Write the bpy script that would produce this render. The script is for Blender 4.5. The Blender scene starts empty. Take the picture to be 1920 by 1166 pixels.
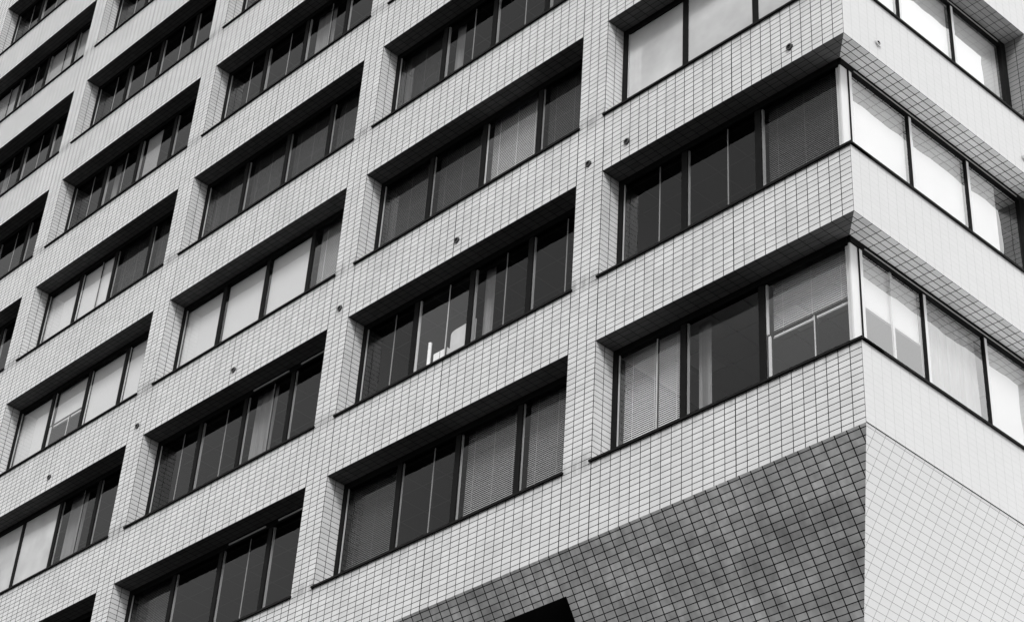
import bpy, math, random
from mathutils import Matrix, Vector
random.seed(7)
sc = bpy.context.scene
COL = sc.collection

# ------------------------------------------------------------------ measures (metres)
P   = 6.4            # bay pitch
H   = 3.3629         # storey height
G   = 30.0           # level of the reference lintel above the ground
XL, XR, XC = -6.283, -0.488, -1.363     # opening left / right offsets, building corner
ZS  = 2.126          # lintel to sill
TH  = H/34           # tile course height
TW  = 0.2            # tile length
GL  = 0.43           # depth of the glass behind the wall face
SO  = 0.392          # depth of the tiled reveal
YE  = 4.95           # first opening on the right-hand face ends here
YB  = 16.6           # back of the building
NC  = 6              # bays on the left-hand face
ROWS = range(-5, 4)
def ZT(r): return G - r*H
ZBOT = G - 13.53     # underside of the lowest band, where the sloped wall starts
SL, SLR = 0.66, 0.60 # slope of the flared wall, left and right (metres in per metre down)
ZLOW = ZBOT - 3.2
XW = XL - P*NC + P + 0.0 - 0.6   # left end of the modelled building (set below)
XW = XL - P*(NC-1) - 0.6

# ------------------------------------------------------------------ materials
def newmat(name):
    m = bpy.data.materials.new(name); m.use_nodes = True
    nt = m.node_tree; nt.nodes.clear()
    out = nt.nodes.new('ShaderNodeOutputMaterial')
    return m, nt, out
class N:
    def __init__(s, nt): s.nt = nt
    def node(s, t, **kw):
        n = s.nt.nodes.new(t)
        for k, v in kw.items(): setattr(n, k, v)
        return n
    def link(s, a, b): s.nt.links.new(a, b)
    def math(s, op, a, b=None, c=None, clamp=False):
        n = s.nt.nodes.new('ShaderNodeMath'); n.operation = op; n.use_clamp = clamp
        for i, v in enumerate((a, b, c)):
            if v is None: continue
            if isinstance(v, (int, float)): n.inputs[i].default_value = v
            else: s.nt.links.new(v, n.inputs[i])
        return n.outputs[0]
def grey(v): return (v, v, v, 1)

def tile_mat(name, base, rnd, wu, wv, grout, joints=(), rough=0.32, spec=0.5, blotch=0.10, sill_dirt=0.0, tilt=0.02, bump=0.5, wjoint=1.35):
    """glazed wall tiles: UV is counted in tiles, one unit per tile"""
    m, nt, out = newmat(name); n = N(nt)
    uv = n.node('ShaderNodeUVMap').outputs[0]
    sp = n.node('ShaderNodeSeparateXYZ'); n.link(uv, sp.inputs[0])
    u, v = sp.outputs[0], sp.outputs[1]
    fu, fv = n.math('FRACT', u), n.math('FRACT', v)
    du = n.math('MINIMUM', fu, n.math('SUBTRACT', 1, fu))
    dv = n.math('MINIMUM', fv, n.math('SUBTRACT', 1, fv))
    su, sv = wu/TW/2, wv/0.1/2
    mu = n.math('LESS_THAN', du, su); mv = n.math('LESS_THAN', dv, sv)
    mask = n.math('MAXIMUM', mu, mv)
    if joints:
        um = n.math('FLOORED_MODULO', n.math('ADD', u, 0.5), 32)
        for j in joints:
            d = n.math('ABSOLUTE', n.math('SUBTRACT', um, j+0.5))
            mask = n.math('MAXIMUM', mask, n.math('LESS_THAN', d, su*wjoint))
    fl = n.node('ShaderNodeCombineXYZ')
    n.link(n.math('FLOOR', u), fl.inputs[0]); n.link(n.math('FLOOR', v), fl.inputs[1])
    wn = n.node('ShaderNodeTexWhiteNoise', noise_dimensions='2D'); n.link(fl.outputs[0], wn.inputs['Vector'])
    tone = n.math('MULTIPLY_ADD', n.math('SUBTRACT', wn.outputs['Value'], 0.5), 2*rnd, 1.0)
    # a few replaced or badly fired tiles stand out
    odd = n.math('GREATER_THAN', wn.outputs['Value'], 0.975)
    tone = n.math('MULTIPLY', tone, n.math('SUBTRACT', 1, n.math('MULTIPLY', odd, 2.2*rnd)))
    # broad uneven weathering and fine speckle in the glaze
    geo = n.node('ShaderNodeNewGeometry')
    ns = n.node('ShaderNodeTexNoise'); ns.inputs['Scale'].default_value = 0.9; ns.inputs['Detail'].default_value = 5
    n.link(geo.outputs['Position'], ns.inputs['Vector'])
    mp = n.node('ShaderNodeMapping'); mp.inputs['Scale'].default_value = (5, 5, 0.35)
    n.link(geo.outputs['Position'], mp.inputs[0])
    st = n.node('ShaderNodeTexNoise'); st.inputs['Scale'].default_value = 1.6; st.inputs['Detail'].default_value = 4
    n.link(mp.outputs[0], st.inputs['Vector'])
    sk = n.node('ShaderNodeTexNoise'); sk.inputs['Scale'].default_value = 90; sk.inputs['Detail'].default_value = 3
    n.link(geo.outputs['Position'], sk.inputs['Vector'])
    b = n.math('MULTIPLY_ADD', n.math('SUBTRACT', ns.outputs[0], 0.5), 2*blotch, 1.0)
    s2 = n.math('MULTIPLY_ADD', n.math('SUBTRACT', st.outputs[0], 0.5), 1.2*blotch, 1.0)
    s3 = n.math('MULTIPLY_ADD', n.math('SUBTRACT', sk.outputs[0], 0.5), 0.16, 1.0)
    val = n.math('MULTIPLY', n.math('MULTIPLY', n.math('MULTIPLY', tone, b), n.math('MULTIPLY', s2, s3)), base)
    if sill_dirt:
        # runs of dirt washed down from the sills: top courses of each band
        vm = n.math('FLOORED_MODULO', v, 34)
        band = n.math('SUBTRACT', 1, n.math('MULTIPLY', n.math('ABSOLUTE', n.math('SUBTRACT', vm, 12.6)), 0.42), clamp=True)
        st2 = n.node('ShaderNodeTexNoise'); st2.inputs['Scale'].default_value = 1.0; st2.inputs['Detail'].default_value = 5
        mp2 = n.node('ShaderNodeMapping'); mp2.inputs['Scale'].default_value = (9, 9, 0.8)
        n.link(geo.outputs['Position'], mp2.inputs[0]); n.link(mp2.outputs[0], st2.inputs['Vector'])
        dd = n.math('MULTIPLY', n.math('MULTIPLY', band, n.math('MULTIPLY', n.math('SUBTRACT', st2.outputs[0], 0.3, clamp=True), 3.0, clamp=True)), sill_dirt)
        val = n.math('MULTIPLY', val, n.math('SUBTRACT', 1, dd))
    mix = n.node('ShaderNodeMix'); mix.data_type = 'FLOAT'
    n.link(mask, mix.inputs[0]); n.link(val, mix.inputs[2]); mix.inputs[3].default_value = grout
    cc = n.node('ShaderNodeCombineColor')
    for i in range(3): n.link(mix.outputs[0], cc.inputs[i])
    p = n.node('ShaderNodeBsdfPrincipled')
    n.link(cc.outputs[0], p.inputs['Base Color'])
    n.link(n.math('MULTIPLY_ADD', mask, 0.5, rough), p.inputs['Roughness'])
    n.link(n.math('MULTIPLY_ADD', mask, -spec*0.9, spec), p.inputs['Specular IOR Level'])
    # recessed grout plus a slight tilt of every single tile
    bp = n.node('ShaderNodeBump'); bp.inputs['Strength'].default_value = bump; bp.inputs['Distance'].default_value = 0.004
    n.link(n.math('SUBTRACT', 1, mask), bp.inputs['Height'])
    vs = n.node('ShaderNodeVectorMath', operation='SUBTRACT'); n.link(wn.outputs['Color'], vs.inputs[0]); vs.inputs[1].default_value = (.5, .5, .5)
    vm_ = n.node('ShaderNodeVectorMath', operation='SCALE'); n.link(vs.outputs[0], vm_.inputs[0]); vm_.inputs['Scale'].default_value = tilt
    va = n.node('ShaderNodeVectorMath', operation='ADD'); n.link(bp.outputs[0], va.inputs[0]); n.link(vm_.outputs[0], va.inputs[1])
    vn = n.node('ShaderNodeVectorMath', operation='NORMALIZE'); n.link(va.outputs[0], vn.inputs[0])
    n.link(vn.outputs[0], p.inputs['Normal'])
    n.link(p.outputs[0], out.inputs[0])
    return m

def plain(name, base, rough=0.6, spec=0.5, metal=0.0, noise=0.0, nscale=20, emit=0.0, stretch=(1, 1, 1), bump=0.0):
    m, nt, out = newmat(name); n = N(nt)
    p = n.node('ShaderNodeBsdfPrincipled')
    p.inputs['Roughness'].default_value = rough; p.inputs['Specular IOR Level'].default_value = spec
    p.inputs['Metallic'].default_value = metal
    tc = n.node('ShaderNodeNewGeometry'); mp = n.node('ShaderNodeMapping'); mp.inputs['Scale'].default_value = stretch
    n.link(tc.outputs['Position'], mp.inputs[0])
    ns = n.node('ShaderNodeTexNoise'); ns.inputs['Scale'].default_value = nscale; ns.inputs['Detail'].default_value = 6
    n.link(mp.outputs[0], ns.inputs['Vector'])
    v = n.math('MULTIPLY', n.math('MULTIPLY_ADD', n.math('SUBTRACT', ns.outputs[0], 0.5), 2*noise, 1.0), base)
    cc = n.node('ShaderNodeCombineColor')
    for i in range(3): n.link(v, cc.inputs[i])
    n.link(cc.outputs[0], p.inputs['Base Color'])
    if bump:
        bp = n.node('ShaderNodeBump'); bp.inputs['Strength'].default_value = bump; bp.inputs['Distance'].default_value = 0.01
        n.link(ns.outputs[0], bp.inputs['Height']); n.link(bp.outputs[0], p.inputs['Normal'])
    n.link(p.outputs[0], out.inputs[0])
    return m

def glass_mat(name, refl, extra=0.0, tint=0.85, wav=0.02, frost=0.0):
    """window glass: mirror reflection by Fresnel (plus a coating), the rest passes straight through"""
    m, nt, out = newmat(name); n = N(nt)
    g0 = n.node('ShaderNodeNewGeometry')
    dt = n.node('ShaderNodeVectorMath', operation='DOT_PRODUCT'); n.link(g0.outputs['Normal'], dt.inputs[0]); n.link(g0.outputs['Incoming'], dt.inputs[1])
    c5 = n.math('POWER', n.math('SUBTRACT', 1, n.math('ABSOLUTE', dt.outputs['Value']), clamp=True), 5)
    fac = n.math('ADD', n.math('MULTIPLY', n.math('MULTIPLY_ADD', c5, 0.96, 0.04), refl), extra, clamp=True)
    gl = n.node('ShaderNodeBsdfGlossy'); gl.inputs['Roughness'].default_value = 0.0
    gl.inputs['Color'].default_value = grey(0.95)
    geo = n.node('ShaderNodeNewGeometry')
    ns = n.node('ShaderNodeTexNoise'); ns.inputs['Scale'].default_value = 1.3; ns.inputs['Detail'].default_value = 1
    n.link(geo.outputs['Position'], ns.inputs['Vector'])
    bp = n.node('ShaderNodeBump'); bp.inputs['Strength'].default_value = wav; bp.inputs['Distance'].default_value = 0.1
    n.link(ns.outputs[0], bp.inputs['Height']); n.link(bp.outputs[0], gl.inputs['Normal'])
    tr = n.node('ShaderNodeBsdfTransparent'); tr.inputs['Color'].default_value = grey(tint)
    mx = n.node('ShaderNodeMixShader'); n.link(fac, mx.inputs[0]); n.link(tr.outputs[0], mx.inputs[1]); n.link(gl.outputs[0], mx.inputs[2])
    res = mx.outputs[0]
    if frost:
        tl = n.node('ShaderNodeBsdfDiffuse')
        n2 = n.node('ShaderNodeTexNoise'); n2.inputs['Scale'].default_value = 1.1; n2.inputs['Detail'].default_value = 4
        n.link(geo.outputs['Position'], n2.inputs['Vector'])
        v = n.math('MULTIPLY_ADD', n.math('SUBTRACT', n2.outputs[0], 0.5), 0.5, 0.50)
        cc = n.node('ShaderNodeCombineColor')
        for i in range(3): n.link(v, cc.inputs[i])
        n.link(cc.outputs[0], tl.inputs['Color'])
        m2 = n.node('ShaderNodeMixShader'); m2.inputs[0].default_value = frost
        n.link(res, m2.inputs[1]); n.link(tl.outputs[0], m2.inputs[2]); res = m2.outputs[0]
    n.link(res, out.inputs[0])
    return m

M = {}
M['wall']   = tile_mat('glazed_wall_tile', 0.49, 0.06, 0.0135, 0.0128, 0.014, joints=(0, 14, 29), sill_dirt=0.55, blotch=0.17)
M['reveal'] = tile_mat('reveal_tile', 0.47, 0.05, 0.012, 0.0105, 0.02)
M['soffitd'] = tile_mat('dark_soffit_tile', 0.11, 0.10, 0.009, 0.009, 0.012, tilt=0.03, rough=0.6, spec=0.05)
M['soffit'] = tile_mat('soffit_tile', 0.70, 0.08, 0.014, 0.013, 0.02, tilt=0.03, rough=0.6, spec=0.1)
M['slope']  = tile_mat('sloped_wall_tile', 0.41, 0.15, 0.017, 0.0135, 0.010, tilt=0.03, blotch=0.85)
M['sunlit_wall'] = tile_mat('sunlit_wall_tile', 0.40, 0.012, 0.0036, 0.0020, 0.22, blotch=0.03, sill_dirt=0.10, bump=0.15, tilt=0.01)  # same tile as the left wall, sun glare put into thin pale joints
M['sunlit_slope'] = tile_mat('sunlit_slope_tile', 0.62, 0.012, 0.0050, 0.0046, 0.08, blotch=0.02, bump=0.2, tilt=0.01)  # lit copy of the sloped tile, sunlight put into tone and joints
M['soffit_shade'] = tile_mat('shaded_soffit_tile', 0.24, 0.10, 0.011, 0.009, 0.015, tilt=0.03, rough=0.6, spec=0.1)  # upper right soffits: shade of the recess put into a darker tile colour
M['reveal_shade'] = tile_mat('shaded_reveal_tile', 0.17, 0.08, 0.011, 0.010, 0.012, rough=0.5, spec=0.2)  # right-hand reveals: their shadow is put into the tile colour
M['black']  = plain('black_painted_metal', 0.008, 0.6, 0.04, noise=0.4, nscale=14)
M['sill']   = plain('dark_metal_sill', 0.010, 0.6, 0.04, noise=0.5, nscale=9)
M['alu']    = plain('pale_aluminium', 0.50, 0.45, 0.5, noise=0.10, nscale=12, stretch=(1, 1, .2))
M['stile']  = plain('window_stile', 0.50, 0.45, 0.5, noise=0.15, nscale=12, stretch=(1, 1, .2))
M['alud']   = plain('grey_aluminium', 0.30, 0.4, 0.5, noise=0.15, nscale=12)
M['blind']  = plain('venetian_slat', 0.62, 0.5, 0.4, noise=0.06, nscale=3)
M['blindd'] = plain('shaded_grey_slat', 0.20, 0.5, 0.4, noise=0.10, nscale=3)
M['roller'] = plain('white_roller_cloth', 0.56, 0.9, 0.1, noise=0.05, nscale=2)
M['curt']   = plain('pale_curtain_cloth', 0.36, 0.95, 0.1, noise=0.10, nscale=8, stretch=(3, 3, .3))
M['pale']   = plain('daylit_ceiling_panel', 0.34, 0.9, 0.1, noise=0.2, nscale=60)  # lit copy of the ceiling boards, daylight by the corner put into the colour
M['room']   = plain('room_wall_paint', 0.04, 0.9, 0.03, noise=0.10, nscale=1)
M['concrete'] = plain('concrete', 0.30, 0.9, 0.2, noise=0.15, nscale=2)
M['paper']  = plain('white_paper', 0.80, 0.9, 0.1, noise=0.05, nscale=9)
M['card']   = plain('pale_cardboard', 0.55, 0.9, 0.1, noise=0.15, nscale=9)
M['vent']   = plain('vent_metal', 0.02, 0.4, 0.5, noise=0.2, nscale=30)
M['vent_lit'] = plain('sunlit_vent_metal', 0.38, 0.4, 0.5, noise=0.2, nscale=30)  # same vents on the right face, sunlight put into a paler metal
M['hole']   = plain('vent_dark', 0.008, 0.9, 0.0)
M['glass']  = glass_mat('clear_glass', 0.68, 0.0, tint=0.62)
M['film']   = glass_mat('coated_glass', 1.1, 0.02, tint=0.93, wav=0.03)
M['frost']  = glass_mat('frosted_glass', 1.0, 0.15, tint=0.5, wav=0.04, frost=0.75)
M['rglass'] = glass_mat('bright_glass', 1.8, 0.20, tint=0.98, wav=0.10)
def clear():
    m, nt, out = newmat('glass_inner_face')
    t = nt.nodes.new('ShaderNodeBsdfTransparent'); nt.links.new(t.outputs[0], out.inputs[0]); return m
M['inner'] = clear()
# ceiling boards with a metal grid
def ceiling():
    m, nt, out = newmat('ceiling_boards'); n = N(nt)
    geo = n.node('ShaderNodeNewGeometry'); sp = n.node('ShaderNodeSeparateXYZ'); n.link(geo.outputs['Position'], sp.inputs[0])
    ms = []
    for i, s in ((0, .61), (1, .61)):
        f = n.math('FRACT', n.math('DIVIDE', sp.outputs[i], s)); ms.append(n.math('LESS_THAN', f, 0.03))
    mk = n.math('MAXIMUM', *ms)
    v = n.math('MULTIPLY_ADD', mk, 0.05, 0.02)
    cc = n.node('ShaderNodeCombineColor')
    for i in range(3): n.link(v, cc.inputs[i])
    p = n.node('ShaderNodeBsdfPrincipled'); p.inputs['Roughness'].default_value = 0.9
    n.link(cc.outputs[0], p.inputs['Base Color']); n.link(p.outputs[0], out.inputs[0])
    return m
M['ceil'] = ceiling()
M['asphalt'] = plain('asphalt', 0.03, 0.9, 0.03, noise=0.3, nscale=6, bump=0.3)
M['plaza'] = plain('pale_stone_paving', 0.85, 0.8, 0.3, noise=0.12, nscale=1.5)
M['earth'] = plain('earth_and_town', 0.03, 0.95, 0.03, noise=0.4, nscale=0.05)
M['kerb'] = plain('kerb_stone', 0.35, 0.85, 0.2, noise=0.2, nscale=5)
M['paint'] = plain('road_paint', 0.75, 0.6, 0.3, noise=0.15, nscale=8)

# ------------------------------------------------------------------ mesh builder
class MB:
    def __init__(s): s.v = []; s.f = []; s.uv = []; s.m = []; s.mats = []
    def mi(s, key):
        if key not in s.mats: s.mats.append(key)
        return s.mats.index(key)
    def quad(s, pts, key, uvs=None):
        i = len(s.v); s.v += [tuple(p) for p in pts]; s.f.append(tuple(range(i, i+len(pts))))
        s.uv.append(uvs or [(0, 0)]*len(pts)); s.m.append(s.mi(key))
    def box(s, T, a0, a1, d0, d1, z0, z1, key):
        """closed box in wall coordinates (along, depth, height) mapped by T"""
        c = [T(a, d, z) for z in (z0, z1) for d in (d0, d1) for a in (a0, a1)]
        fl = T.flip
        for q in ((0, 1, 5, 4), (1, 3, 7, 5), (3, 2, 6, 7), (2, 0, 4, 6), (4, 5, 7, 6), (2, 3, 1, 0)):
            if fl: q = q[::-1]
            s.quad([c[k] for k in q], key)
    def build(s, name, parent=None, origin=None):
        me = bpy.data.meshes.new(name)
        o0 = Vector(origin) if origin is not None else Vector((0, 0, 0))
        me.from_pydata([tuple(Vector(v)-o0) for v in s.v], [], s.f)
        for k in s.mats: me.materials.append(M[k])
        uvl = me.uv_layers.new(name='UVMap')
        k = 0
        for pi, pl in enumerate(me.polygons):
            pl.material_index = s.m[pi]
            for j in range(pl.loop_total): uvl.data[k].uv = s.uv[pi][j]; k += 1
        me.update()
        ob = bpy.data.objects.new(name, me); ob.location = o0
        COL.objects.link(ob)
        if parent is not None:
            ob.parent = parent
            w = parent
            off = Vector((0, 0, 0))
            while w is not None: off += Vector(w.location); w = w.parent
            ob.location = o0 - off
        return ob
class TL:   # left-hand wall: along = world x, depth = world y
    flip = False
    def __init__(s, x0=0): s.x0 = x0
    def __call__(s, a, d, z): return (s.x0+a, d, z)
class TR:   # right-hand wall: along = world y, depth = -x from the corner plane
    flip = False
    def __init__(s, y0=0): s.y0 = y0
    def __call__(s, a, d, z): return (XC-d, s.y0+a, z)
WL, WR = TL(), TR()

def thing(name, label, cat, loc, group=None):
    o = bpy.data.objects.new(name, None); COL.objects.link(o); o.location = loc
    o['label'] = label; o['category'] = cat
    if group: o['group'] = group
    return o
def empty_part(name, parent, loc):
    o = bpy.data.objects.new(name, None); COL.objects.link(o); o.parent = parent
    o.location = Vector(loc)-Vector(parent.location); return o

BLD = thing('office_building', 'tall office block clad in pale rectangular tiles with deep ribbon windows and a flared corner', 'building', (0, 0, 0))

# ------------------------------------------------------------------ left-hand tiled wall
def uv_l(x, z):
    # the corner bay stretches its 25 tiles between the opening edge and the corner
    if x >= XL: u = (x-XL)/((XC-XL)/25.0)
    else: u = (x-XL)/TW
    return (u, (z-G)/TH)
def lf(mb, x0, x1, z0, z1, key='wall'):
    mb.quad([(x0, 0, z0), (x1, 0, z0), (x1, 0, z1), (x0, 0, z1)], key, [uv_l(x0, z0), uv_l(x1, z0), uv_l(x1, z1), uv_l(x0, z1)])
bays = []                          # (x0, x1) of the openings, right to left
for c in range(NC):
    x0 = XL - c*P; x1 = XC if c == 0 else x0 + 5.8
    bays.append((x0, x1))
ZTOP = ZT(-6) + 1.4
w = MB()
for r in list(ROWS)+[4]:
    zt = ZT(r) if r < 4 else ZBOT
    zu = ZT(r-1) - ZS if r-1 >= ROWS[0] else ZTOP         # sill of the opening above
    xs = sorted({XW, XL, XC} | {b for p_ in bays for b in p_})
    for x0, x1 in zip(xs[:-1], xs[1:]): lf(w, x0, x1, zt, zu)
    if r == 4: break
    zs = ZT(r) - ZS
    edges = [(bays[c][0]-0.6 if c < NC-1 else XW, bays[c][0]) for c in range(NC)]
    for x0, x1 in edges:
        lf(w, x0, x1, zs, zt)
w.build('left_facade_wall', BLD); 
# ------------------------------------------------------------------ right-hand tiled wall
wr = MB()
def rfq(y0, y1, z0, z1):
    wr.quad([(XC, y0, z0), (XC, y1, z0), (XC, y1, z1), (XC, y0, z1)], 'sunlit_wall', [(y0/TW, (z0-G)/TH), (y1/TW, (z0-G)/TH), (y1/TW, (z1-G)/TH), (y0/TW, (z1-G)/TH)])
rbays = [(0.0, YE), (YE+0.6, YE+6.4)]
for r in list(ROWS)+[4]:
    zt = ZT(r) if r < 4 else ZBOT
    zu = ZT(r-1) - ZS if r-1 >= ROWS[0] else ZTOP
    rfq(0, YB, zt, zu)
    if r == 4: break
    zs = ZT(r) - ZS
    rfq(YE, YE+0.6, zs, zt); rfq(YE+6.4, YB, zs, zt)
wr.build('right_facade_wall', BLD)

# ------------------------------------------------------------------ flared wall below the lowest band
Lz = 3.2; kl = math.sqrt(1+SL*SL); kr = math.sqrt(1+SLR*SLR)
def lp(x, t): return (x, SL*t, ZBOT-t)
def lhip(t): return XC - SLR*t
sl = MB()
T0, T1 = 0.52, 2.75                # openings cut in the slope
sx = [( -7.03 - P*k, -7.03 - P*k - 5.2) for k in range(5)]   # right and left edge of each cut
def sq(xa, xb, ta, tb, hip=False):
    pts = [lp(xa, ta), lp(xb if not hip else lhip(ta), ta), lp(xb if not hip else lhip(tb), tb), lp(xa, tb)]
    pts = [pts[3], pts[2], pts[1], pts[0]]
    sl.quad(pts, 'slope', [((p_[0]-XL)/TW*1.0, -(ZBOT-p_[2])*kl/0.1 + .45) for p_ in pts])
sq(-7.03, 0, 0, Lz, hip=True)
for k, (xb, xa) in enumerate(sx):
    sq(xa, xb, 0, T0); sq(xa, xb, T1, Lz)
    nx = sx[k+1][0] if k < 4 else XW
    sq(nx, xa, 0, Lz)
sl.build('left_sloped_wall', BLD)
sr = MB()
pts = [(XC, 0, ZBOT), (XC, YB, ZBOT), (XC-SLR*Lz, YB, ZBOT-Lz), (XC-SLR*Lz, SL*Lz, ZBOT-Lz)]
pts = pts[::-1]
sr.quad(pts, 'sunlit_slope', [(p_[1]/TW, -(ZBOT-p_[2])*kr/0.1 + .4) for p_ in pts])
sr.build('right_sloped_wall', BLD)
jt = MB(); jt.box(WR, .004, YB, -.003, .004, ZBOT-.004, ZBOT+.010, 'hole'); jt.build('movement_joint', BLD)
# recessed glazing inside the cuts
for k, (xb, xa) in enumerate(sx):
    e = empty_part('lower_window', BLD, (xa, 1.9, ZBOT-T1))
    fr = MB()
    yb = SL*T1 + 0.25; za, zb_ = ZBOT-T1, ZBOT-T0
    for x_ in (xa, xb):
        fr.quad([lp(x_, T0), (x_, yb, zb_), (x_, yb, za), lp(x_, T1)], 'black')
    fr.quad([lp(xa, T0), lp(xb, T0), (xb, yb, zb_), (xa, yb, zb_)], 'black')
    fr.quad([lp(xa, T1), (xa, yb, za), (xb, yb, za), lp(xb, T1)], 'black')
    for x_ in (xa, xa+1.7, xa+3.45, xb-.08): fr.box(WL, x_, x_+.08, yb-.08, yb, za, zb_, 'black')
    fr.build('frame', e, e.matrix_world.translation if False else (xa, 1.9, ZBOT-T1))
    g = MB(); g.box(WL, xa+.002, xb-.002, yb-.04, yb-.03, za+.002, zb_-.002, 'glass'); g.build('glass', e, (xa, 1.9, ZBOT-T1))
# lower storeys, set back under the flare
lw = MB()
ys, xs_ = SL*Lz, XC-SLR*Lz
lw.quad([(XW, ys, 0), (xs_, ys, 0), (xs_, ys, ZLOW), (XW, ys, ZLOW)], 'wall', [((x-XL)/TW, (z-ZLOW)/TH) for x, z in ((XW, 0), (xs_, 0), (xs_, ZLOW), (XW, ZLOW))])
lw.quad([(xs_, ys, 0), (xs_, YB, 0), (xs_, YB, ZLOW), (xs_, ys, ZLOW)], 'sunlit_wall', [(y/TW, (z-ZLOW)/TH) for y, z in ((ys, 0), (YB, 0), (YB, ZLOW), (ys, ZLOW))])
lw.quad([(XW, YB, 0), (XW, ys, 0), (XW, ys, ZLOW), (XW, YB, ZLOW)], 'concrete')
lw.build('lower_wall', BLD)
for k in range(10):                # dark shopfront glazing at street level
    for zz, hh in ((0.35, 3.6), (6.0, 2.2), (10.0, 2.2)):
        x0 = xs_-1.2-k*3.4-2.8
        if x0 < XW: continue
        e = MB(); e.box(WL, x0, x0+2.8, ys-.06, ys-.004, zz, zz+hh, 'black'); e.box(WL, x0+.1, x0+1.36, ys-.075, ys-.065, zz+.1, zz+hh-.1, 'film'); e.box(WL, x0+1.46, x0+2.7, ys-.075, ys-.065, zz+.1, zz+hh-.1, 'film')
        e.build('street_window', BLD, (x0, ys, zz))
# back and side walls, roof
bk = MB()
bk.quad([(XW, YB, 0), (XC, YB, 0), (XC, YB, ZTOP), (XW, YB, ZTOP)][::-1], 'concrete')
bk.quad([(XW, YB, ZLOW), (XW, 0, ZBOT), (XW, 0, ZTOP), (XW, YB, ZTOP)], 'concrete')
bk.quad([(XW, YB, ZLOW), (XW, ys, ZLOW), (XW, 0, ZBOT)], 'concrete')
bk.build('rear_wall', BLD)
rf = MB(); rf.box(WL, XW+.01, XC-.01, .01, YB-.01, ZTOP-.5, ZTOP-.2, 'concrete'); rf.build('roof', BLD)
# ------------------------------------------------------------------ floors and rooms
for r in list(ROWS)+[4]:
    zt = ZT(r) if r < 4 else ZBOT+.05
    s_ = MB()
    # slab: ceiling boards below, floor above
    zc, zf = zt-.035, (zt+.42)
    X0, X1, Y0, Y1 = XW+.02, XC-.48, .48, YB-.02
    if r == 4: zc = zt
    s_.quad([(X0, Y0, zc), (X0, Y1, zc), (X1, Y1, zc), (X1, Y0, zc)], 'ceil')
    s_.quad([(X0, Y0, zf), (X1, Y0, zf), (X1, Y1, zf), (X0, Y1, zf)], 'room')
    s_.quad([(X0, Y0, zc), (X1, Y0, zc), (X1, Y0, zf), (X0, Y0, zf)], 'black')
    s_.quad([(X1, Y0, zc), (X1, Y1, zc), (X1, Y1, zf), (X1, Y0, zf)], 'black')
    # upstand and inner window board under the opening above
    if r-1 >= ROWS[0]:
        zi = ZT(r-1)-ZS
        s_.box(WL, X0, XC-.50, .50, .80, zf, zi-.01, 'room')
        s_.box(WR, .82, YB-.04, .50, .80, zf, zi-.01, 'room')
    s_.build('floor_slab', BLD)
core = MB()
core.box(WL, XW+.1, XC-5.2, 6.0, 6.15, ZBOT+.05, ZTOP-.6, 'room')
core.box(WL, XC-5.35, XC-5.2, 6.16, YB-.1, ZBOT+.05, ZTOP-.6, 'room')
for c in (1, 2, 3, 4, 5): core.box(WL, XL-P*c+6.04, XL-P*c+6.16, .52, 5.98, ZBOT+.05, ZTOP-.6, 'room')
core.build('inner_wall', BLD)

# ------------------------------------------------------------------ windows
def pane(mb, T, a0, a1, d, z0, z1, key):
    n0 = len(mb.f); mb.box(T, a0, a1, d, d+.008, z0, z1, 'inner')
    mb.m[n0] = mb.mi(key)        # the outer sheet carries the reflection
    for k in range(n0, n0+6):
        p_ = [mb.v[i] for i in mb.f[k]]
        ref = T(a0, d, z0); ax = 1 if T.__class__ is TL else 0
        mb.m[k] = mb.mi(key) if all(abs(q[ax]-ref[ax]) < 1e-6 for q in p_) else mb.mi('inner')
def slats(mb, T, a0, a1, z0, z1, key, d=.56, pitch=.037, seed=0):
    rnd = random.Random(seed); z = z1
    while z > z0:
        j = rnd.uniform(-.0015, .0015)
        mb.quad([T(a0, d, z+j), T(a1, d, z+rnd.uniform(-.001, .001)), T(a1, d+.014, z+.030), T(a0, d+.014, z+.030+j)], key)
        z -= pitch
    for a in (a0+.18, (a0+a1)/2, a1-.18): mb.box(T, a-.003, a+.003, d-.004, d-.001, z0, z1, key)
    mb.box(T, a0, a1, d-.01, d+.02, z0-.03, z0-.005, 'alud')
def curtain(mb, T, a0, a1, z0, z1, d=.60, key='curt', seed=0):
    rnd = random.Random(seed); n = max(6, int((a1-a0)/.035)); ph = rnd.random()*6
    pv = None
    for i in range(n+1):
        a = a0+(a1-a0)*i/n
        dd = d+.035*math.sin(i*1.05+ph)+.012*math.sin(i*2.3)
        if pv: mb.quad([T(pv[0], pv[1], z0), T(a, dd, z0), T(a, dd*.3+d*.7, z1), T(pv[0], pv[1]*.3+d*.7, z1)], key)
        pv = (a, dd)
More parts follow.
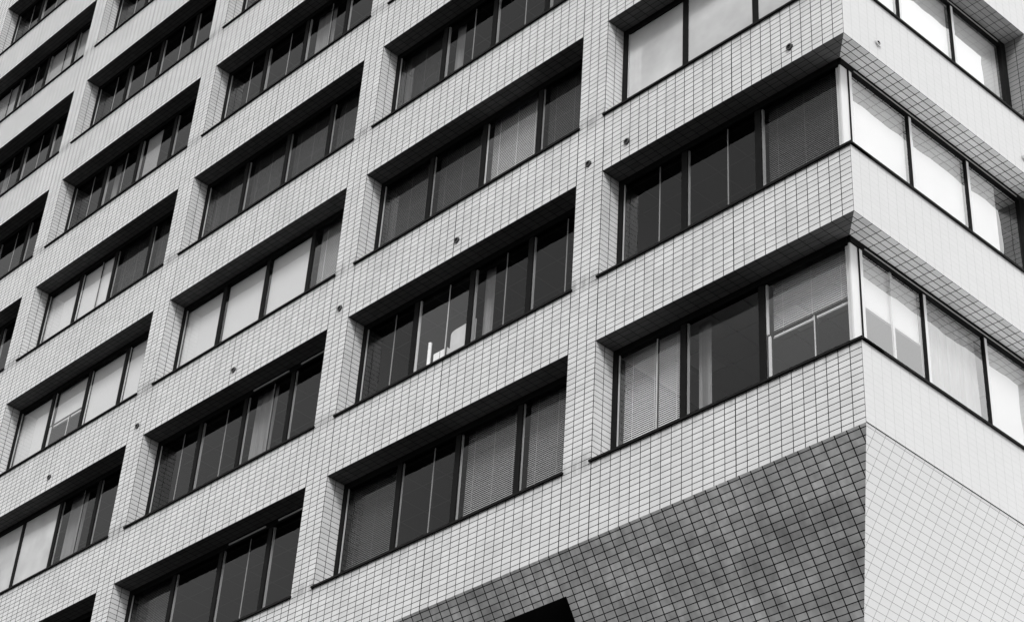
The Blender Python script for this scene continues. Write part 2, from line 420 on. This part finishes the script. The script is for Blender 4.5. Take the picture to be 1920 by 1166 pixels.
# spec per window: panes = list of (glass, cover); cover: '-', V (slats), v (dull slats), R (roller), H (half-lowered), C (curtain), c (narrow curtain)
# posts: pale strip beside each mullion; sash: thin pale stile in the panes listed; rail: pale track under the lintel in the panes listed
D = dict(panes='gggg', cov='----', posts=1.0, sash=(0, 1, 2), rail=(), narrow=())
SPEC = {
 (0, 1): dict(panes='ffff', cov='----', posts=0, sash=()),
 (0, 2): dict(panes='ggg', cov='--v', posts=1, sash=(0, 1)),
 (0, 3): dict(panes='xgx', cov='VcH', posts=.9, sash=(0, 2)),
 (1, 0): dict(panes='gggg', cov='vc--', posts=1, sash=(1, 2)),
 (1, 1): dict(panes='ggxg', cov='vvVv', posts=.35, sash=()),
 (1, 2): dict(panes='gxgg', cov='--c-', posts=1, sash=(0, 1, 2, 3)),
 (1, 3): dict(panes='gggg', cov='v-Vx'.replace('x', 'V'), posts=.7, sash=(1,)),
 (2, -2): dict(), (2, -1): dict(panes='gggg', cov='--C-', sash=(0, 1, 2)),
 (2, 0): dict(panes='gggg', cov='vvvv', posts=.45, sash=()),
 (2, 1): dict(panes='xxxx', cov='RRRV', posts=0, sash=()),
 (2, 2): dict(panes='gggg', cov='--C-', posts=1, sash=(0, 1, 2), rail=(2, 3)),
 (2, 3): dict(panes='gggg', cov='v---', posts=1.2, sash=(2,), rail=(2, 3)),
 (3, -2): dict(), (3, -1): dict(panes='gggg', cov='-cr-', sash=(0, 1)),
 (3, 0): dict(panes='xxgg', cov='RRvv', posts=.3, sash=(1,)),
 (3, 1): dict(panes='xxxx', cov='RHRR', posts=.2, sash=(1,)),
 (3, 2): dict(panes='fFgg', cov='--C-', posts=.6, sash=(2,)),
 (4, -1): dict(panes='gggg', cov='-c--', sash=(0, 1, 2)),
 (4, 0): dict(panes='ggxg', cov='-rR-', sash=(2,)),
 (4, 1): dict(panes='gggg', cov='vv--', sash=()),
}
MULL = [1.45, 2.9, 4.35]
def window(c, r):
    x0, x1 = bays[c]; zt = ZT(r); zs = zt-ZS
    sp = dict(D); sp.update(SPEC.get((c, r), {}))
    if (c, r) not in SPEC:
        rr = random.Random(c*31+r*7)
        sp['cov'] = ''.join(rr.choice('---vcR') for _ in range(4)); sp['panes'] = 'gggg'
    T = TL(x0); W = x1-x0
    org = (x0, GL, zs)
    e = empty_part('window', BLD, org)
    muls = MULL if c else [1.41, 2.91]
    ends = [0.0]+muls+[W if c else (XC-SO-x0)-.06]
    fr = MB()
    zh = zt-.11                                   # underside of the head rail
    hw = .056
    xe = W if c else XC-GL-.02-x0
    fr.box(T, 0.0, xe, SO, GL+.07, zh, zt-.001, 'black')                # head
    fr.box(T, 0.0, xe, SO, GL+.05, zs+.002, zs+.05, 'black')              # foot
    fr.box(T, 0.0, .09, SO-.001, GL+.05, zs+.05, zh, 'black')            # left end
    fr.box(T, .105, .12, GL-.02, GL+.0, zs+.05, zh, 'alud')
    if c: fr.box(T, W-.06, W, SO-.001, GL+.05, zs+.05, zh, 'black')
    for i, m_ in enumerate(muls):
        fr.box(T, m_-hw, m_+hw, GL-.022, GL+.05, zs+.05, zh, 'black')
        if sp['posts']:
            wd = .075*sp['posts']
            # pale sliding-sash stile that stands just behind the mullion, on its right
            ww = wd*random.uniform(.25, .5)
            fr.box(T, m_+hw+.001, m_+hw+.001+max(ww, .010), GL+.012, GL+.03+wd*random.uniform(.1, .4), zs+.05, zh, 'stile')
    for i in sp['sash']:
        if i >= len(ends)-1: continue
        a = ends[i]*.42+ends[i+1]*.58 if i else .86
        zq = zt-1.0 if (i < len(sp['cov']) and sp['cov'][i] == 'H') else zh
        fr.box(T, a-.007, a+.007, GL+.012, GL+.028, zs+.05, zq, 'stile')
        fr.box(T, a+.010, a+.022, GL+.022, GL+.045, zs+.05, zq, 'black')
    for i, k in enumerate(sp['cov']):
        if k != 'H': continue
        aL, aR = ends[i]+hw+.004, ends[i+1]-hw-.004
        fr.box(T, aL, aL+.07, GL+.012, GL+.03, zs+.05, zt-1.03, 'alu')
        fr.box(T, aL, aR, GL+.012, GL+.03, zt-1.03, zt-.995, 'black')
    for i in sp['rail']:
        fr.box(T, ends[i]+.25, ends[i+1]-.12, SO-.02, SO-.0015, zt-.075, zt-.05, 'alu')
    fr.build('frame', e, org)
    g = MB(); seal = MB()
    for i in range(len(ends)-1):
        a0 = ends[i]+(hw if i else .09)-.01; a1 = ends[i+1]-(hw if i < len(ends)-2 else .0)+.01
        if i == len(ends)-2 and not c: a1 = ends[i+1]
        key = {'g': 'glass', 'x': 'film', 'f': 'frost', 'F': 'frost'}[sp['panes'][i] if i < len(sp['panes']) else 'g']
        pane(g, T, a0, a1, GL, zs+.045, zh+.005, key)
    g.build('glass', e, org)
    for i in range(len(ends)-1):
        k = sp['cov'][i] if i < len(sp['cov']) else '-'
        a0, a1 = ends[i]+.09, ends[i+1]-.07; z0, z1 = zs+.06, zt-.05
        sd = c*100+r*10+i
        b = MB()
        if k == 'V': slats(b, T, a0, a1, z0, z1, 'blind', seed=sd); b.build('venetian_blind', e, T(a0, .56, z0))
        elif k == 'v': slats(b, T, a0, a1, z0, z1, 'blindd', seed=sd); b.build('venetian_blind', e, T(a0, .56, z0))
        elif k == 'H':
            zz = zt-(.98 if c == 0 else 1.0)
            if c == 0: slats(b, T, a0, a1, zz, z1, 'blind', seed=sd)
            else:
                b.box(T, a0, a1, .52, .524, zz, z1, 'roller'); b.box(T, a0, a1, .505, .54, zz-.03, zz, 'alud')
            b.build('raised_blind', e, T(a0, .56, zz))
        elif k == 'R':
            b.box(T, ends[i]+.06, ends[i+1]-.055, .50, .504, zs+.05, z1, 'roller'); b.build('roller_blind', e, T(a0, .5, z0))
        elif k == 'r':
            am = a0+(a1-a0)*.55
            b.box(T, a0+.12, am, .50, .504, zs+.05, z1, 'roller'); b.build('roller_blind', e, T(a0, .5, z0))
        elif k == 'C':
            curtain(b, T, a0+.05, a0+(a1-a0)*.55, z0, z1, seed=sd); b.build('curtain', e, T(a0, .56, z0))
        elif k == 'c':
            curtain(b, T, a0+.02, a0+.26, z0, z1, seed=sd, d=.64); b.build('curtain', e, T(a0, .56, z0))
    v0, v1 = (zs-G)/TH, (zt-G)/TH
    rv = MB(); rv.quad([(x0, 0, zs), (x0, SO, zs), (x0, SO, zt), (x0, 0, zt)], 'reveal', [(0, v0), (SO/TW*1.02, v0), (SO/TW*1.02, v1), (0, v1)])
    rv.build('tiled_reveal', e, org)
    if c > 0:
        rv = MB(); rv.quad([(x1, SO, zs), (x1, 0, zs), (x1, 0, zt), (x1, SO, zt)], 'reveal', [(2, v0), (0, v0), (0, v1), (2, v1)])
        rv.build('tiled_reveal', e, org)
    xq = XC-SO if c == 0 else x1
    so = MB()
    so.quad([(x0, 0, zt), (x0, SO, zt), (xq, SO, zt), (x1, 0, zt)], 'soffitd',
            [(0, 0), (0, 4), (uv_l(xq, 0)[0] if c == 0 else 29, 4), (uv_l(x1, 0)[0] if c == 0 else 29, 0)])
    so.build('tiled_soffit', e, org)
    si = MB()
    if c: si.box(T, -.03, W+.03, -.035, GL, zs-.035, zs+.0015, 'sill')
    else:
        si.box(T, -.03, W+.035, -.035, GL, zs-.035, zs+.0015, 'sill')
    si.build('sill', e, org)
    return e

def rwindow(i, r):
    y0, y1 = rbays[i]; zt = ZT(r); zs = zt-ZS
    T = TR(); org = (XC-GL, y0, zs); e = empty_part('window', BLD, org)
    ms = [.605, 2.03, 3.46] if i == 0 else [y0+1.45, y0+2.9, y0+4.35]
    fr = MB(); zh = zt-.10; a0 = GL-.02 if i == 0 else y0
    fr.box(T, a0, y1, SO, GL+.07, zh, zt-.001, 'black')
    fr.box(T, a0, y1, SO-.03, GL+.05, zs+.0025, zs+.09, 'alu')
    fr.box(T, y1-.13, y1, SO-.001, GL+.05, zs+.05, zh, 'black')
    if i == 0:
        fr.box(T, GL+.003, ms[0]-.02, GL-.01, GL+.03, zs+.05, zh, 'alu')       # pale corner panel
    else: fr.box(T, y0, y0+.09, SO-.001, GL+.05, zs+.05, zh, 'black')
    for m_ in ms:
        fr.box(T, m_-.020, m_+.002, GL-.028, GL+.05, zs+.05, zh, 'black')
        fr.box(T, m_+.003, m_+.075, GL-.018, GL+.05, zs+.05, zh, 'alu')
    ends = [a0]+ms+[y1-.12]
    if i == 0: fr.box(T, ms[0]+.1, y1-.2, SO-.012, SO-.0015, zh+.02, zh+.035, 'alud')
    fr.build('frame', e, org)
    g = MB()
    for k in range(1 if i == 0 else 0, len(ends)-1):
        pane(g, T, ends[k]+.07, ends[k+1]-.02, GL, zs+.08, zh+.005, 'rglass')
    g.build('glass', e, org)
    kinds = {1: '-RRR', 2: '-RRr', 3: '-HCR'}.get(r, '-RRR')
    if i: kinds = 'RRRR'
    for k in range(len(ends)-1):
        q = kinds[k]; b0, b1 = ends[k]+.085, ends[k+1]-.03; b = MB()
        if q == '-': continue
        if q == 'R': b.box(T, b0, b1, .50, .504, zs+.07, zt-.06, 'roller'); b.build('roller_blind', e, T(b0, .5, zs))
        elif q == 'r': b.box(T, b0, b0+(b1-b0)*.6, .50, .504, zs+.07, zt-.06, 'roller'); b.build('roller_blind', e, T(b0, .5, zs))
        elif q == 'H':
            zz = zt-.95
            b.box(T, b0, b1, .50, .504, zz, zt-.06, 'roller'); b.box(T, b0, b1, .485, .52, zz-.04, zz, 'alu'); b.build('raised_blind', e, T(b0, .5, zz))
            s2 = MB(); s2.box(T, (b0+b1)/2-.02, (b0+b1)/2+.02, GL+.01, GL+.04, zs+.08, zh, 'alu'); s2.build('sash_stile', e, T(b0, .5, zs))
        elif q == 'C':
            curtain(b, T, b0, b1, zs+.07, zt-.06, seed=5, d=.58); b.build('curtain', e, T(b0, .5, zs))
    v0, v1 = (zs-G)/TH, (zt-G)/TH
    if i > 0:
        rv = MB(); rv.quad([(XC-SO, y0, zs), (XC, y0, zs), (XC, y0, zt), (XC-SO, y0, zt)], 'reveal', [(2, v0), (0, v0), (0, v1), (2, v1)]); rv.build('tiled_reveal', e, org)
    rv = MB(); rv.quad([(XC, y1, zs), (XC-SO, y1, zs), (XC-SO, y1, zt), (XC, y1, zt)], 'reveal_shade', [(0, v0), (2, v0), (2, v1), (0, v1)]); rv.build('tiled_reveal', e, org)
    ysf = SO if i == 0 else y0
    so = MB(); so.quad([(XC, y0, zt), (XC-SO, ysf, zt), (XC-SO, y1, zt), (XC, y1, zt)], 'soffit_shade' if r <= 1 else 'soffit', [(y0/TW, 0), (ysf/TW, 4), (y1/TW, 4), (y1/TW, 0)]); so.build('tiled_soffit', e, org)
    si = MB()
    if i == 0: si.box(T, .0005, y1+.03, -.035, GL, zs-.035, zs+.0013, 'sill')
    else: si.box(T, y0-.03, y1+.03, -.035, GL, zs-.035, zs+.0013, 'sill')
    si.build('sill', e, org)
    return e

pc = MB()
for k in range(8):
    for j in range(7):
        xa, ya = XL+.02+k*.61, .52+j*.61
        if xa+.6 > XC-.5: continue
        pc.box(WL, xa, xa+.59, ya, ya+.59, ZT(3)-.065, ZT(3)-.045, 'pale')
        if k % 3 == 1 and j % 3 == 1: pc.box(WL, xa+.1, xa+.49, ya+.02, ya+.57, ZT(3)-.072, ZT(3)-.066, 'roller')
pc.build('ceiling_panel', BLD)
# corner post between the two glazed walls, and the ribbed strip beside it
for r in ROWS:
    zt = ZT(r); zs = zt-ZS; b = MB()
    b.box(WL, XC-GL-.02, XC-GL+.008, GL-.008, GL+.03, zs+.002, zt-.002, 'alu')
    for k in range(6):
        b.box(WL, XC-GL-.075+k*.009, XC-GL-.075+k*.009+.005, GL-.004, GL+.02, zs+.05, zt-.13, 'alu')
    b.build('corner_post', BLD, (XC-GL, GL, zs))

for c in range(NC):
    for r in ROWS:
        window(c, r)
for r in ROWS:
    rwindow(0, r); rwindow(1, r)

# ------------------------------------------------------------------ round vents in the band below the first row
def vent(T, a, z, parent, vm='vent'):
    mb = MB(); n = 20; R0, R1 = .062, .036
    ring = lambda rad, d: [T(a+rad*math.cos(2*math.pi*k/n), d, z+rad*math.sin(2*math.pi*k/n)) for k in range(n)]
    o0, o1, i1, i0 = ring(R0, 0.0), ring(R0*.93, -.03), ring(R1, -.03), ring(R1, -.004)
    for k in range(n):
        j = (k+1) % n
        mb.quad([o0[k], o0[j], o1[j], o1[k]], vm); mb.quad([o1[k], o1[j], i1[j], i1[k]], vm); mb.quad([i1[k], i1[j], i0[j], i0[k]], 'hole')
    mb.quad(i0, 'hole')
    mb.box(T, a-R1, a+R1, -.024, -.018, z-.004, z+.004, vm)
    return mb.build('round_vent', parent, T(a, 0, z))
zv = G-6.401
for x in (-2.371, -5.745, -6.61, -9.80, -12.97, -16.17, -19.38, -22.62, -25.8, -29.0): vent(WL, x, zv, BLD)
for y in (.808, 4.452, 8.0): vent(WR, y, zv, BLD, 'vent_lit')

# ------------------------------------------------------------------ things standing on the inner window board of one bay
X2 = XL-P; Z2 = ZT(2)-ZS-.01
T2 = TL(X2)
m = MB(); n = 12
for k in range(n):
    a, b_ = 2*math.pi*k/n, 2*math.pi*(k+1)/n; rr_ = .034
    m.quad([T2(1.675+rr_*math.cos(a), .62+rr_*math.sin(a), Z2), T2(1.675+rr_*math.cos(b_), .62+rr_*math.sin(b_), Z2),
            T2(1.675+rr_*math.cos(b_), .62+rr_*math.sin(b_), Z2+1.14), T2(1.675+rr_*math.cos(a), .62+rr_*math.sin(a), Z2+1.14)], 'paper')
m.quad([T2(1.675+.034*math.cos(2*math.pi*k/n), .62+.034*math.sin(2*math.pi*k/n), Z2+1.14) for k in range(n)], 'hole')
o = m.build('paper_roll', None, T2(1.675, .62, Z2)); o['label'] = 'white paper roll standing upright behind the window glass, left of the stacked boxes'; o['category'] = 'paper roll'
m = MB(); m.box(T2, 1.80, 2.20, .60, .76, Z2+.0005, Z2+.44, 'card')
o = m.build('cardboard_box', None, T2(2.0, .68, Z2)); o['label'] = 'pale cardboard box under the white file box on the window board'; o['category'] = 'box'
m = MB(); m.box(T2, 1.82, 2.17, .60, .75, Z2+.4405, Z2+.83, 'paper'); m.box(T2, 1.98, 1.99, .598, .5995, Z2+.45, Z2+.82, 'hole')
o = m.build('file_box', None, T2(2.0, .68, Z2+.44)); o['label'] = 'white file box on top of the cardboard box, with a dark slit down its front'; o['category'] = 'box'
m = MB()
pr = [(2.24, 0), (2.86, 0), (2.86, 1.13), (2.60, 1.13), (2.34, 1.12), (2.27, 1.10), (2.24, 1.06)]
f0 = [T2(a, .60, Z2+z) for a, z in pr]; f1 = [T2(a, .625, Z2+z) for a, z in pr]
m.quad(f0, 'card'); m.quad(f1[::-1], 'card')
for k in range(len(pr)):
    j = (k+1) % len(pr); m.quad([f0[k], f1[k], f1[j], f0[j]], 'paper')
o = m.build('white_board', None, T2(2.5, .61, Z2)); o['label'] = 'white board with a rounded upper corner leaning inside the window beside a dark mullion'; o['category'] = 'board'

# ------------------------------------------------------------------ ground, road and paving
def struct(mb, name):
    o = mb.build(name); o['kind'] = 'structure'; return o
g = MB(); g.quad([(-600, -600, 0), (600, -600, 0), (600, 600, 0), (-600, 600, 0)], 'earth'); struct(g, 'ground')
g = MB(); g.box(WL, -90, 90, -3.5, -.501, .004, .13, 'asphalt'); struct(g, 'pavement')
g = MB(); g.quad([(-90, -16, .004), (90, -16, .004), (90, -3.6, .004), (-90, -3.6, .004)], 'asphalt'); struct(g, 'road')
g = MB(); g.box(WL, -90, 90, -3.6, -3.5, .002, .135, 'kerb'); struct(g, 'kerb')
g = MB(); g.box(WL, -1.0, 90, -0.5, 90, .004, .128, 'plaza'); struct(g, 'paving')
g = MB()
for k in range(-14, 15): g.quad([(k*6, -9.85, .008), (k*6+3, -9.85, .008), (k*6+3, -9.7, .008), (k*6, -9.7, .008)], 'paint')
struct(g, 'road_marking')

# ------------------------------------------------------------------ light
SUN_EL, SUN_AZ = math.radians(42), math.radians(133)     # azimuth clockwise from +Y
w_ = bpy.data.worlds.new('World'); sc.world = w_; w_.use_nodes = True
nt = w_.node_tree; nt.nodes.clear()
out = nt.nodes.new('ShaderNodeOutputWorld'); bg = nt.nodes.new('ShaderNodeBackground'); sky = nt.nodes.new('ShaderNodeTexSky')
sky.sky_type = 'NISHITA'; sky.sun_disc = False; sky.sun_elevation = SUN_EL; sky.sun_rotation = SUN_AZ; sky.air_density = 1.0; sky.dust_density = 4.0
bw = nt.nodes.new('ShaderNodeRGBToBW'); nt.links.new(sky.outputs[0], bw.inputs[0]); nw = N(nt)
tc = nt.nodes.new('ShaderNodeTexCoord'); ns = nt.nodes.new('ShaderNodeTexNoise'); ns.inputs['Scale'].default_value = 2.2; ns.inputs['Detail'].default_value = 6
nt.links.new(tc.outputs['Generated'], ns.inputs['Vector'])
dp = nt.nodes.new('ShaderNodeVectorMath'); dp.operation = 'DOT_PRODUCT'; nt.links.new(tc.outputs['Generated'], dp.inputs[0]); dp.inputs[1].default_value = (.80, .45, .40)
bank = nw.math('MULTIPLY', nw.math('SUBTRACT', dp.outputs['Value'], 0.25, clamp=True), 1.9, clamp=True)
puff = nw.math('MULTIPLY_ADD', ns.outputs[0], 1.6, -0.3, clamp=True)
cloud = nw.math('MULTIPLY', bank, nw.math('MULTIPLY_ADD', puff, 5.0, 3.5))
thin = nw.math('MULTIPLY_ADD', nw.math('SUBTRACT', ns.outputs[0], 0.5), 1.4, 1.0)
veil = nw.math('MULTIPLY_ADD', puff, 7.0, 8.5)
tot = nw.math('ADD', nw.math('ADD', nw.math('MULTIPLY', bw.outputs[0], thin), cloud), veil)
nt.links.new(tot, bg.inputs[0])
bg.inputs[1].default_value = 0.05
nt.links.new(bg.outputs[0], out.inputs[0])
ld = bpy.data.lights.new('sun', 'SUN'); ld.energy = 2.3; ld.angle = math.radians(14); ld.color = (1, 1, 1)
lo = bpy.data.objects.new('sun', ld); COL.objects.link(lo)
dv = Vector((math.sin(SUN_AZ)*math.cos(SUN_EL), math.cos(SUN_AZ)*math.cos(SUN_EL), math.sin(SUN_EL)))
lo.rotation_euler = dv.to_track_quat('Z', 'Y').to_euler(); lo.location = (40, -20, 60)

# ------------------------------------------------------------------ camera
R = [[0.6405461155472268, 0.7588456987381217, 0.11770250364376511], [-0.42429280570554695, 0.4774880497313643, -0.7694028706667614], [-0.6400595979155954, 0.4428976945868989, 0.6278258860908305]]
cd = bpy.data.cameras.new('camera'); cam = bpy.data.objects.new('camera', cd); COL.objects.link(cam)
X, Y, Z = Vector(R[0]), -Vector(R[1]), -Vector(R[2])
mw = Matrix(((X.x, Y.x, Z.x, 12.604146), (X.y, Y.y, Z.y, -18.809262), (X.z, Y.z, Z.z, -28.421328+G), (0, 0, 0, 1)))
cam.matrix_world = mw
cd.sensor_fit = 'HORIZONTAL'; cd.sensor_width = 36; cd.lens = 3892.81/1920*36
cd.shift_x = 370.965/1920; cd.shift_y = -296.737/1920
cd.clip_start = 0.1; cd.clip_end = 3000
sc.camera = cam
sc.view_settings.view_transform = 'Standard'; sc.view_settings.look = 'None'; sc.view_settings.gamma = 1; sc.view_settings.exposure = 0.5
sc.view_settings.use_curve_mapping = False
sc.render.engine = 'CYCLES'
sc.cycles.max_bounces = 8; sc.cycles.transparent_max_bounces = 12; sc.cycles.use_denoising = True
